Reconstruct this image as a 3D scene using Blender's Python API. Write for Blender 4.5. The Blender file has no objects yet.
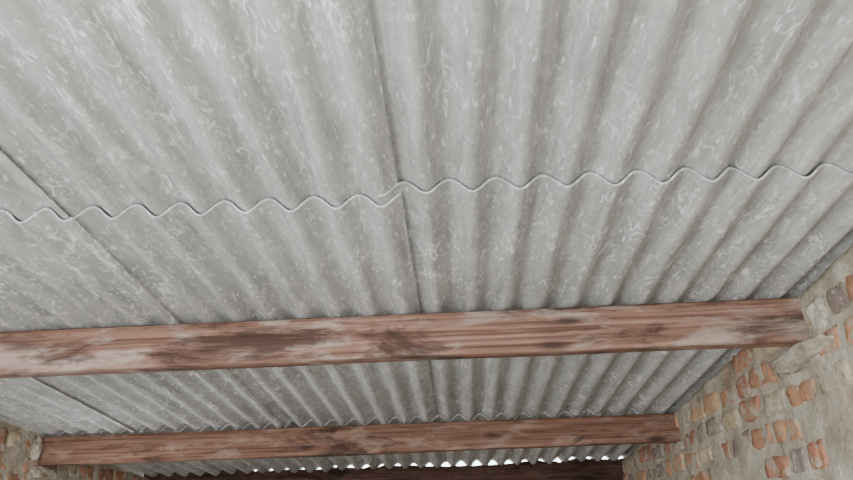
import bpy, bmesh, math, random
from mathutils import Vector, Matrix, noise
random.seed(7)
S=math.radians(5.0); H=1.15; CAMZ=1.55
cs,sn=math.cos(S),math.sin(S)
# roof frame (x,u,n); n=0 at camera height plane through camera -> world
def P(x,u,n):
    return Vector((x, u*cs+n*sn, CAMZ - u*sn + n*cs))
def roof_z(y,n=H-0.03):
    u=(y-n*sn)/cs
    return CAMZ-u*sn+n*cs
def mk(name,verts,faces,mat,smooth=True,parent=None):
    me=bpy.data.meshes.new(name); me.from_pydata([tuple(v) for v in verts],[],faces); me.update()
    ob=bpy.data.objects.new(name,me); bpy.context.collection.objects.link(ob)
    if mat: me.materials.append(mat)
    if smooth:
        for p in me.polygons: p.use_smooth=True
    if parent: ob.parent=parent
    return ob
# ---------------- materials
def newmat(name,rough=0.9):
    m=bpy.data.materials.new(name); m.use_nodes=True
    nt=m.node_tree; b=nt.nodes['Principled BSDF']; b.inputs['Roughness'].default_value=rough
    b.inputs['Specular IOR Level'].default_value=0.25
    return m,nt,b
def coord(nt,scale,kind='Object'):
    tc=nt.nodes.new('ShaderNodeTexCoord'); mp=nt.nodes.new('ShaderNodeMapping')
    mp.inputs['Scale'].default_value=scale
    nt.links.new(tc.outputs[kind],mp.inputs[0]); return mp.outputs[0]
def noi(nt,vec,scale,detail=4,rough=0.55,dist=0):
    n=nt.nodes.new('ShaderNodeTexNoise'); n.inputs['Scale'].default_value=scale
    n.inputs['Detail'].default_value=detail; n.inputs['Roughness'].default_value=rough; n.inputs['Distortion'].default_value=dist
    nt.links.new(vec,n.inputs['Vector']); return n.outputs['Fac']
def ramp(nt,fac,stops,interp='LINEAR'):
    r=nt.nodes.new('ShaderNodeValToRGB'); r.color_ramp.interpolation=interp
    e=r.color_ramp.elements
    while len(e)<len(stops): e.new(0.5)
    for i,(p,c) in enumerate(stops):
        e[i].position=p; e[i].color=(c if len(c)==4 else (*c,1)) if isinstance(c,tuple) else (c,c,c,1)
    nt.links.new(fac,r.inputs[0]); return r.outputs[0]
def mix(nt,fac,a,b,mode='MIX'):
    m=nt.nodes.new('ShaderNodeMix'); m.data_type='RGBA'; m.blend_type=mode
    for s,v in ((m.inputs[0],fac),(m.inputs[6],a),(m.inputs[7],b)):
        if isinstance(v,(int,float)): s.default_value=v
        elif isinstance(v,tuple): s.default_value=(*v,1)
        else: nt.links.new(v,s)
    return m.outputs[2]
def math_(nt,op,a,b=0.0):
    m=nt.nodes.new('ShaderNodeMath'); m.operation=op
    for s,v in ((m.inputs[0],a),(m.inputs[1],b)):
        if isinstance(v,(int,float)): s.default_value=v
        else: nt.links.new(v,s)
    return m.outputs[0]
def bump(nt,b,h,strength,dist=0.01):
    bp=nt.nodes.new('ShaderNodeBump'); bp.inputs['Strength'].default_value=strength; bp.inputs['Distance'].default_value=dist
    nt.links.new(h,bp.inputs['Height']); nt.links.new(bp.outputs[0],b.inputs['Normal'])

# asbestos cement
mA,nt,b=newmat('fibre_cement',0.85)
v=coord(nt,(1,1,1)); vs=coord(nt,(12,0.7,12))
n1=noi(nt,v,1.3,5,0.6); n2=noi(nt,vs,2.2,5,0.65); n3=noi(nt,v,45,4,0.7)
base=ramp(nt,n1,[(0.3,(0.455,0.455,0.45)),(0.7,(0.565,0.57,0.57))])
streak=ramp(nt,n2,[(0.3,0.72),(0.6,1.04)])
c=mix(nt,1.0,base,streak,'MULTIPLY')
c=mix(nt,1.0,c,ramp(nt,n3,[(0.3,0.86),(0.65,1.05)]),'MULTIPLY')
blot=noi(nt,coord(nt,(1.6,0.35,1.6)),13,4,0.65,0.3)
c=mix(nt,1.0,c,ramp(nt,blot,[(0.35,0.85),(0.62,1.05)]),'MULTIPLY')
# pale fibre flecks, drawn out along the sheet
def worms(c,scale,lw,mlo,mhi,amt,off,sc=(2.0,0.72,2.0)):
    vw=coord(nt,sc)
    w=noi(nt,vw,scale,1.5,0.5,0.55)
    d=math_(nt,'ABSOLUTE',math_(nt,'SUBTRACT',w,0.5+off))
    line=ramp(nt,d,[(0.0,1.0),(lw,0.0)])
    mask=ramp(nt,noi(nt,coord(nt,(1.7,0.8,1.7)),scale*0.7+off*10,3,0.6),[(mlo,0.0),(mhi,1.0)])
    mask2=ramp(nt,noi(nt,v,0.9,2,0.5),[(0.42,0.3),(0.60,1.0)])
    f=math_(nt,'MULTIPLY',math_(nt,'MULTIPLY',line,mask),mask2)
    f=math_(nt,'MULTIPLY',f,amt)
    return mix(nt,f,c,(0.94,0.945,0.95))
c=worms(c,13,0.05,0.51,0.60,1.0,0.0)
c=worms(c,25,0.05,0.52,0.62,0.75,0.05)
sp=ramp(nt,noi(nt,coord(nt,(1.8,0.4,1.8)),46,2,0.5),[(0.61,0.0),(0.72,0.65)])
c=mix(nt,sp,c,(0.87,0.875,0.88))
at=nt.nodes.new('ShaderNodeAttribute'); at.attribute_name='tint'
c=mix(nt,1.0,c,at.outputs['Color'],'MULTIPLY')
nt.links.new(c,b.inputs['Base Color']); bump(nt,b,n3,0.25,0.004)

# timber
def timber(name,seed,dark,mid,light,pale,pamt=0.6,dlo=0.52):
    m,nt,b=newmat(name,0.75)
    v=coord(nt,(1,1,1)); g=coord(nt,(0.5,20,20)); g2=coord(nt,(1.0,60,60)); p=coord(nt,(1.0,3.0,3.0))
    a=noi(nt,g,1.6+seed*0.13,6,0.65,0.7); a2=noi(nt,g2,1.5,4,0.6,0.2); k=noi(nt,p,2.1+seed*0.31,6,0.65,0.4)
    col=ramp(nt,a,[(0.32,dark),(0.48,mid),(0.68,light)])
    col=mix(nt,1.0,col,ramp(nt,a2,[(0.35,0.68),(0.62,1.1)]),'MULTIPLY')
    col=mix(nt,ramp(nt,k,[(0.52,0.0),(0.64,pamt)]),col,pale)
    k2=noi(nt,coord(nt,(0.8,3.5,3.5)),1.5+seed*0.17,7,0.70,0.5)
    col=mix(nt,ramp(nt,k2,[(dlo,0.0),(dlo+0.10,0.85)]),col,tuple(x*0.42 for x in dark))
    vo=nt.nodes.new('ShaderNodeTexVoronoi'); vo.inputs['Scale'].default_value=1.0
    nt.links.new(coord(nt,(2.1,7,7)),vo.inputs['Vector'])
    kn=ramp(nt,vo.outputs['Distance'],[(0.06,1.0),(0.20,0.0)])
    col=mix(nt,math_(nt,'MULTIPLY',kn,0.9),col,tuple(x*0.4 for x in dark))
    nt.links.new(col,b.inputs['Base Color']); bump(nt,b,a2,0.4,0.004)
    return m
mW1=timber('old_timber',1,(0.10,0.048,0.034),(0.225,0.122,0.088),(0.33,0.205,0.155),(0.42,0.345,0.305),0.65,0.50)
mW2=timber('old_timber_red',4,(0.09,0.042,0.028),(0.205,0.105,0.070),(0.30,0.175,0.125),(0.38,0.28,0.23),0.5,0.53)
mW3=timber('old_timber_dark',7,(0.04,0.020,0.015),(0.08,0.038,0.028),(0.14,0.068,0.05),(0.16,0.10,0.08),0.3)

# mortar + brick
def mortar_col(nt):
    v=coord(nt,(1,1,1))
    a=noi(nt,v,6,6,0.65); k=noi(nt,v,40,4,0.7)
    c=ramp(nt,a,[(0.3,(0.31,0.265,0.20)),(0.5,(0.46,0.415,0.335)),(0.7,(0.66,0.61,0.51))])
    return mix(nt,1.0,c,ramp(nt,k,[(0.3,0.72),(0.65,1.08)]),'MULTIPLY'),v,k
mM,nt,b=newmat('lime_mortar',0.95)
c,v,k=mortar_col(nt)
c=mix(nt,ramp(nt,noi(nt,v,5,4,0.6),[(0.54,0.0),(0.68,0.4)]),c,(0.42,0.26,0.17))
nt.links.new(c,b.inputs['Base Color']); bump(nt,b,k,0.8,0.015)
mB,nt,b=newmat('clay_brick',0.95)
mc,v,k=mortar_col(nt)
at=nt.nodes.new('ShaderNodeAttribute'); at.attribute_name='tint'
c=mix(nt,1.0,at.outputs['Color'],ramp(nt,noi(nt,v,22,5,0.7),[(0.3,0.62),(0.65,1.2)]),'MULTIPLY')
c=mix(nt,0.12,c,mc)
c=mix(nt,ramp(nt,noi(nt,v,9,5,0.7,0.6),[(0.49,0.0),(0.60,0.85)]),c,mc)
nt.links.new(c,b.inputs['Base Color']); bump(nt,b,k,0.8,0.014)
mC,nt,b=newmat('earth_floor',0.9)
n=noi(nt,coord(nt,(1,1,1)),3,6,0.6); nt.links.new(ramp(nt,n,[(0.3,(0.20,0.18,0.155)),(0.7,(0.30,0.275,0.245))]),b.inputs['Base Color'])
mG,nt,b=newmat('sandy_ground',0.95)
n=noi(nt,coord(nt,(1,1,1)),2,6,0.6); nt.links.new(ramp(nt,n,[(0.3,(0.35,0.32,0.28)),(0.7,(0.48,0.45,0.40))]),b.inputs['Base Color'])

# ---------------- corrugated sheets
PITCH=1.02/7; AMP=0.0235; T=0.0075
J0=-0.155; LW=-2.88; RW=1.46
rows=[(-0.75,2.07,0),(1.87,5.06,-0.014),(4.86,6.675,0)]
joints=[[-3.275,-2.255,-1.222,-0.155,0.865],[-3.26,-2.24,-1.205,-0.148,0.875],[-3.23,-2.21,-1.165,-0.130,0.88]]
joints=[[q-0.5*PITCH for q in r] for r in joints]     # visible seam = right end of the sheet lapped beneath
stag=[[0]*5,[0.0,0.010,0.030,-0.014,0.012],[0.01,0,-0.01,0.008,0]]
def wave_n(x,u,row,k):
    a_,b_,sk=rows[row]; xl=joints[row][k]; W=1.02+0.5*PITCH
    t=(x-xl)/W; s=(u-a_)/(b_-a_)
    ls=0.020 if row==0 else 0.010
    lift=ls*s+0.014*(1-t)
    sag=0.004*noise.noise(Vector((x*1.3,u*0.9,row*3.1)))
    a=AMP*(1+0.08*noise.noise(Vector((x*2,u*0.6,5+k))))
    ph=2*math.pi*(x-J0)/PITCH+0.9
    if row==2: a*=1.0+0.22*max(0,s)
    return H+a*math.sin(ph)+lift+sag, a*math.cos(ph)*2*math.pi/PITCH
def sheet(row,k,parent):
    u0,u1,skw=rows[row]; xl=joints[row][k]
    xr=(joints[row][k+1] if k+1<len(joints[row]) else xl+1.02)+0.5*PITCH
    nx=int((xr-xl)/PITCH*18); nu=max(8,int((u1-u0)/0.12))
    xs=[xl+(xr-xl)*i/nx for i in range(nx+1)]
    xs=[x for x in xs if LW-0.1<=x<=RW+0.14]
    if len(xs)<4: return
    tone=random.uniform(0.92,1.04)
    dsl=stag[row][k]
    top=[];bot=[]
    for j in range(nu+1):
        u=u0+(u1-u0)*j/nu
        for i,x in enumerate(xs):
            s=j/nu
            n,dn=wave_n(x,u,row,k)
            uu=u+(skw*x+dsl)*(1-s)
            if j==0: uu+=0.006*noise.noise(Vector((x*9,row,k)))
            L=math.sqrt(1+dn*dn)
            bot.append(P(x,uu,n)); top.append(P(x-dn/L*T,uu,n+T/L))
    m=len(xs); N=len(bot); V=bot+top; F=[]
    for j in range(nu):
        for i in range(m-1):
            a=j*m+i
            F.append((a,a+m,a+m+1,a+1)); F.append((N+a,N+a+1,N+a+m+1,N+a+m))
    for i in range(m-1):
        F.append((i,i+1,N+i+1,N+i)); a=nu*m+i; F.append((a,N+a,N+a+1,a+1))
    for j in range(nu):
        a=j*m; F.append((a,N+a,N+a+m,a+m)); a=j*m+m-1; F.append((a,a+m,N+a+m,N+a))
    ob=mk('sheet_r%d_%d'%(row,k),V,F,mA,True,parent)
    me=ob.data
    ca=me.color_attributes.new('tint','FLOAT_COLOR','POINT')
    for q in range(len(V)): ca.data[q].color=(tone,tone,tone*0.995,1)
    me.set_sharp_from_angle(angle=math.radians(40))
roof=bpy.data.objects.new('ceiling',None); bpy.context.collection.objects.link(roof)
for r in range(3):
    for k in range(5): sheet(r,k,roof)

# ---------------- purlins
def beam(name,u0,w,d,ntop,mat,x0=LW-0.08,x1=RW+0.08,seed=0,bow=0.01):
    r=0.006; sec=[]
    def seg(a,b,k): 
        for i in range(k): sec.append((a[0]+(b[0]-a[0])*i/k,a[1]+(b[1]-a[1])*i/k))
    seg((0,-r),(0,-d+r),8); seg((0,-d+r),(r,-d),2); seg((r,-d),(w-r,-d),5); seg((w-r,-d),(w,-d+r),2)
    seg((w,-d+r),(w,-r),6); seg((w,-r),(w-r,0),2); seg((w-r,0),(r,0),4); seg((r,0),(0,-r),2)
    m=len(sec); nx=120; V=[];F=[]
    for j in range(nx+1):
        x=x0+(x1-x0)*j/nx; t=j/nx
        bo=-bow*math.sin(math.pi*t)
        for (uu,n) in sec:
            dv=noise.noise(Vector((x*2.2,uu*15+seed,n*12)))*0.004+noise.noise(Vector((x*0.8,seed,n*3)))*0.005
            wn=noise.noise(Vector((x*1.3,seed+9,uu*4)))*(0.008 if n<-d/2 else 0.001)
            V.append(P(x,u0+uu+dv,ntop+n+bo+wn))
    for j in range(nx):
        for i in range(m):
            a=j*m+i; c=j*m+(i+1)%m
            F.append((a,c,c+m,a+m))
    F.append(tuple(range(m-1,-1,-1))); F.append(tuple(nx*m+i for i in range(m)))
    return mk(name,V,F,mat)
NT=H-AMP-0.003
beam('roof_purlin',2.80,0.076,0.190,NT,mW1,seed=1,bow=0.0)
beam('roof_purlin.001',4.79,0.076,0.185,NT,mW2,seed=5,bow=0.0)
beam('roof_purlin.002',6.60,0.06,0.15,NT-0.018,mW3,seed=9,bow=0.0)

# ---------------- brick walls
pal=[(0.48,0.20,0.11),(0.54,0.27,0.14),(0.42,0.18,0.11),(0.58,0.34,0.18),(0.58,0.46,0.30),(0.28,0.21,0.19),(0.52,0.25,0.14),(0.56,0.47,0.34)]
def add_bricks(parent,side,frame,a0,a1,ztop_fn,name):
    V=[];F=[];C=[]
    bl,bh,jt=0.27,0.105,0.028
    z=0.02; row=0
    while z<2.9:
        a=a0+(-(bl+jt)/2 if row%2 else 0)
        while a<a1:
            L=bl*random.uniform(0.85,1.05) if random.random()<0.6 else bl*0.5
            x0=max(a,a0)+0; x1=min(a+L,a1); a+=L+jt*random.uniform(0.6,1.7)
            if x1-x0<0.05: continue
            zt=ztop_fn((x0+x1)/2)
            if z+bh*0.6>zt: continue
            if random.random()<0.08: continue
            zj=random.uniform(-0.010,0.010)
            zl=z+zj; zh=min(z+zj+bh*random.uniform(0.84,1.06),zt-0.004)
            col=random.choice(pal); g=random.uniform(0.75,1.12)
            out=random.uniform(-0.001,0.014); rot=random.uniform(-0.06,0.06); sd=random.uniform(0,50)
            nx,nz=14,7; o=len(V)
            cx,cz=(x0+x1)/2,(zl+zh)/2
            for i in range(nx+1):
                for j in range(nz+1):
                    s,t=i/nx,j/nz
                    edge=(i in(0,nx)) or (j in(0,nz))
                    px=x0+(x1-x0)*s; pz=zl+(zh-zl)*t
                    nz_=noise.noise(Vector((px*14,pz*14,sd)))
                    n2_=noise.noise(Vector((px*35,pz*35,sd)))
                    h=out+nz_*0.009+n2_*0.006
                    if edge: h=-0.016
                    dx=px-cx; dz=pz-cz
                    if not edge:
                        if i==1: dx=x0+0.005-cx
                        if i==nx-1: dx=x1-0.005-cx
                        if j==1: dz=zl+0.004-cz
                        if j==nz-1: dz=zh-0.004-cz
                        if i in(1,nx-1) and j in(1,nz-1): h-=0.004
                    w1=0.009;w2=0.009
                    dx+=w1*noise.noise(Vector((px*16,pz*16,sd+20)))+w2*noise.noise(Vector((px*45,pz*45,sd+20)))
                    dz+=w1*noise.noise(Vector((px*16,pz*16,sd+40)))+w2*noise.noise(Vector((px*45,pz*45,sd+40)))
                    V.append(frame(cx+dx-dz*rot,cz+dz+dx*rot,h)); C.append((col[0]*g,col[1]*g,col[2]*g,1))
            for i in range(nx):
                for j in range(nz):
                    q=o+i*(nz+1)+j; f=(q,q+nz+1,q+nz+2,q+1)
                    F.append(f if side>0 else f[::-1])
        z+=bh+jt; row+=1
    ob=mk(name,V,F,mB,True,parent)
    ca=ob.data.color_attributes.new('tint','FLOAT_COLOR','POINT')
    for i,cc in enumerate(C): ca.data[i].color=cc
def wall(name,frame,a0,a1,ztop_fn,side,thick=0.22):
    na=int((a1-a0)/0.022); nz=110; V=[];F=[]
    for i in range(na+1):
        a=a0+(a1-a0)*i/na; zt=ztop_fn(a)
        for j in range(nz+1):
            zz=zt*j/nz
            h=0.002+0.016*noise.noise(Vector((a*7,zz*7,3.3*side)))+0.008*noise.noise(Vector((a*26,zz*26,1)))
            V.append(frame(a,zz,h))
    m=nz+1;N=len(V)
    for i in range(na):
        for j in range(nz):
            q=i*m+j; f=(q,q+m,q+m+1,q+1); F.append(f if side>0 else f[::-1])
    for i in range(na+1):
        a=a0+(a1-a0)*i/na; V.append(frame(a,0,-thick)); V.append(frame(a,ztop_fn(a),-thick))
    for i in range(na):
        q=N+2*i; F.append((q,q+1,q+3,q+2)); F.append((i*m+nz,(i+1)*m+nz,q+3,q+1)); F.append((i*m,q,q+2,(i+1)*m))
    F.append((N,0)+tuple(range(1,m))+(N+1,))
    e=na*m; F.append((N+2*na,)+tuple(e+j for j in range(m))+(N+2*na+1,))
    w=mk(name,V,F,mM,True)
    for p in w.data.polygons:
        if len(p.vertices)>4: p.use_smooth=False
    add_bricks(w,side,frame,a0,a1,ztop_fn,'bricks')
    return w
Y0=-0.6;Y1=6.72
wr=wall('wall_right',lambda a,z,h:Vector((RW-h,a,z)),Y0,Y1,lambda a:roof_z(a,H-AMP+0.004),1)
wl=wall('wall_left',lambda a,z,h:Vector((LW+h,a,z)),Y0,Y1,lambda a:roof_z(a,H-AMP+0.004),-1)
zb=P(0,6.65,NT-0.160).z
wb=wall('wall_back',lambda a,z,h:Vector((a,P(0,6.63,NT-0.165).y-h,z)),LW-0.2,RW+0.2,lambda a:zb,1,0.12)
# rough bedding filling most of the corrugations above the last purlin
def bedding():
    x=LW-0.05; V=[];F=[]; n=0
    J=joints[2]
    while x<RW+0.05:
        k=max(i for i in range(5) if J[i]<=x)
        wn=wave_n(x,6.63,2,k)[0]
        if k>0 and x<J[k]+0.5*PITCH: wn=min(wn,wave_n(x,6.63,2,k-1)[0])
        c=H+0.018+0.016*noise.noise(Vector((x*4,1,2)))+0.012*noise.noise(Vector((x*15,4,2)))
        op=math.exp(-((x-0.10)/0.45)**4)        # bedding shaped lower here so larger daylight dots show through
        c=c*(1-op)+op*(H-0.002+0.006*noise.noise(Vector((x*12,7,2))))
        if x<-2.0: c+=0.06
        tp=max(min(wn+0.002,c),NT-0.014)
        for (u,nn) in ((6.60,NT-0.03),(6.605,tp-0.002),(6.62,tp),(6.655,tp-0.003),(6.66,NT-0.03)): V.append(P(x,u,nn))
        x+=0.006; n+=1
    for i in range(n-1):
        for j in range(4):
            q=i*5+j; F.append((q,q+5,q+6,q+1))
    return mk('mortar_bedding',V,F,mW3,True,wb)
bedding()

# mortar packing round the purlin ends
def lump(name,c,r,seed,parent):
    bm=bmesh.new(); bmesh.ops.create_icosphere(bm,subdivisions=5,radius=1)
    for v_ in bm.verts:
        d=1+0.35*noise.noise(v_.co*1.6+Vector((seed,0,0)))+0.15*noise.noise(v_.co*5+Vector((seed,2,0)))+0.06*noise.noise(v_.co*12)
        v_.co=Vector((v_.co.x*r[0]*d,v_.co.y*r[1]*d,v_.co.z*r[2]*d))+c
    me=bpy.data.meshes.new(name); bm.to_mesh(me); bm.free(); me.materials.append(mM)
    for p in me.polygons:p.use_smooth=True
    ob=bpy.data.objects.new(name,me); bpy.context.collection.objects.link(ob); ob.parent=parent; return ob
for i,(x,u,n,r,pp) in enumerate([(RW+0.02,2.92,NT-0.22,(0.08,0.28,0.055),wr),(RW+0.03,2.71,NT-0.12,(0.05,0.09,0.10),wr),
                            (RW+0.02,4.87,NT-0.215,(0.05,0.18,0.045),wr),(LW-0.02,4.87,NT-0.22,(0.06,0.2,0.05),wl),(LW-0.02,4.73,NT-0.1,(0.05,0.06,0.1),wl)]):
    lump('mortar_packing_%d'%i,P(x,u,n),r,i*3.7,pp)

def quad(name,x0,x1,y0,y1,z,mat):
    n=10;V=[];F=[]
    for i in range(n+1):
        for j in range(n+1): V.append((x0+(x1-x0)*i/n,y0+(y1-y0)*j/n,z))
    for i in range(n):
        for j in range(n):
            q=i*(n+1)+j;F.append((q,q+n+1,q+n+2,q+1))
    return mk(name,V,F,mat)
quad('floor',LW-0.2,RW+0.2,Y0,6.9,0.0,mC)
quad('ground',-25,25,-25,30,-0.02,mG)

# ---------------- light
w=bpy.data.worlds.new('sky'); bpy.context.scene.world=w; w.use_nodes=True
bg=w.node_tree.nodes['Background']; bg.inputs[0].default_value=(0.86,0.94,1.0,1); bg.inputs[1].default_value=9.5
def area(name,loc,target,sx,sy,power,col):
    l=bpy.data.lights.new(name,'AREA'); l.shape='RECTANGLE'; l.size=sx; l.size_y=sy; l.energy=power; l.color=col
    o=bpy.data.objects.new(name,l); bpy.context.collection.objects.link(o); o.location=loc
    o.rotation_euler=(Vector(target)-Vector(loc)).to_track_quat('-Z','Y').to_euler(); return o
area('fill_back_left',(-1.7,-0.4,1.1),(0.2,3.2,2.2),0.6,0.8,72,(0.98,0.99,1.0))  # added fill lamp behind the camera, brightens the sheets; no doorway modelled
area('fill_left',(-2.7,4.3,1.2),(0.5,4.6,2.1),0.6,0.6,19,(0.98,0.99,1.0))  # added unseen fill lamp for the far bays; the left wall is solid

# ---------------- camera
F=700.0
U=Vector((.058,-.5257,-1)).normalized(); X=Vector((1,.047,.034)).normalized(); Nn=X.cross(U).normalized(); X=U.cross(Nn)
ax=[]
for k in range(3):
    x,u,n=X[k],U[k],Nn[k]
    ax.append(Vector((x,u*cs+n*sn,-u*sn+n*cs)))
R=Matrix((ax[0],ax[1],ax[2])).transposed()
cam=bpy.data.cameras.new('camera'); cam.sensor_width=36; cam.lens=F*36/853; cam.clip_start=0.05
co=bpy.data.objects.new('camera',cam); bpy.context.collection.objects.link(co)
M=R.to_4x4(); M.translation=Vector((0,0,CAMZ)); co.matrix_world=M
bpy.context.scene.camera=co
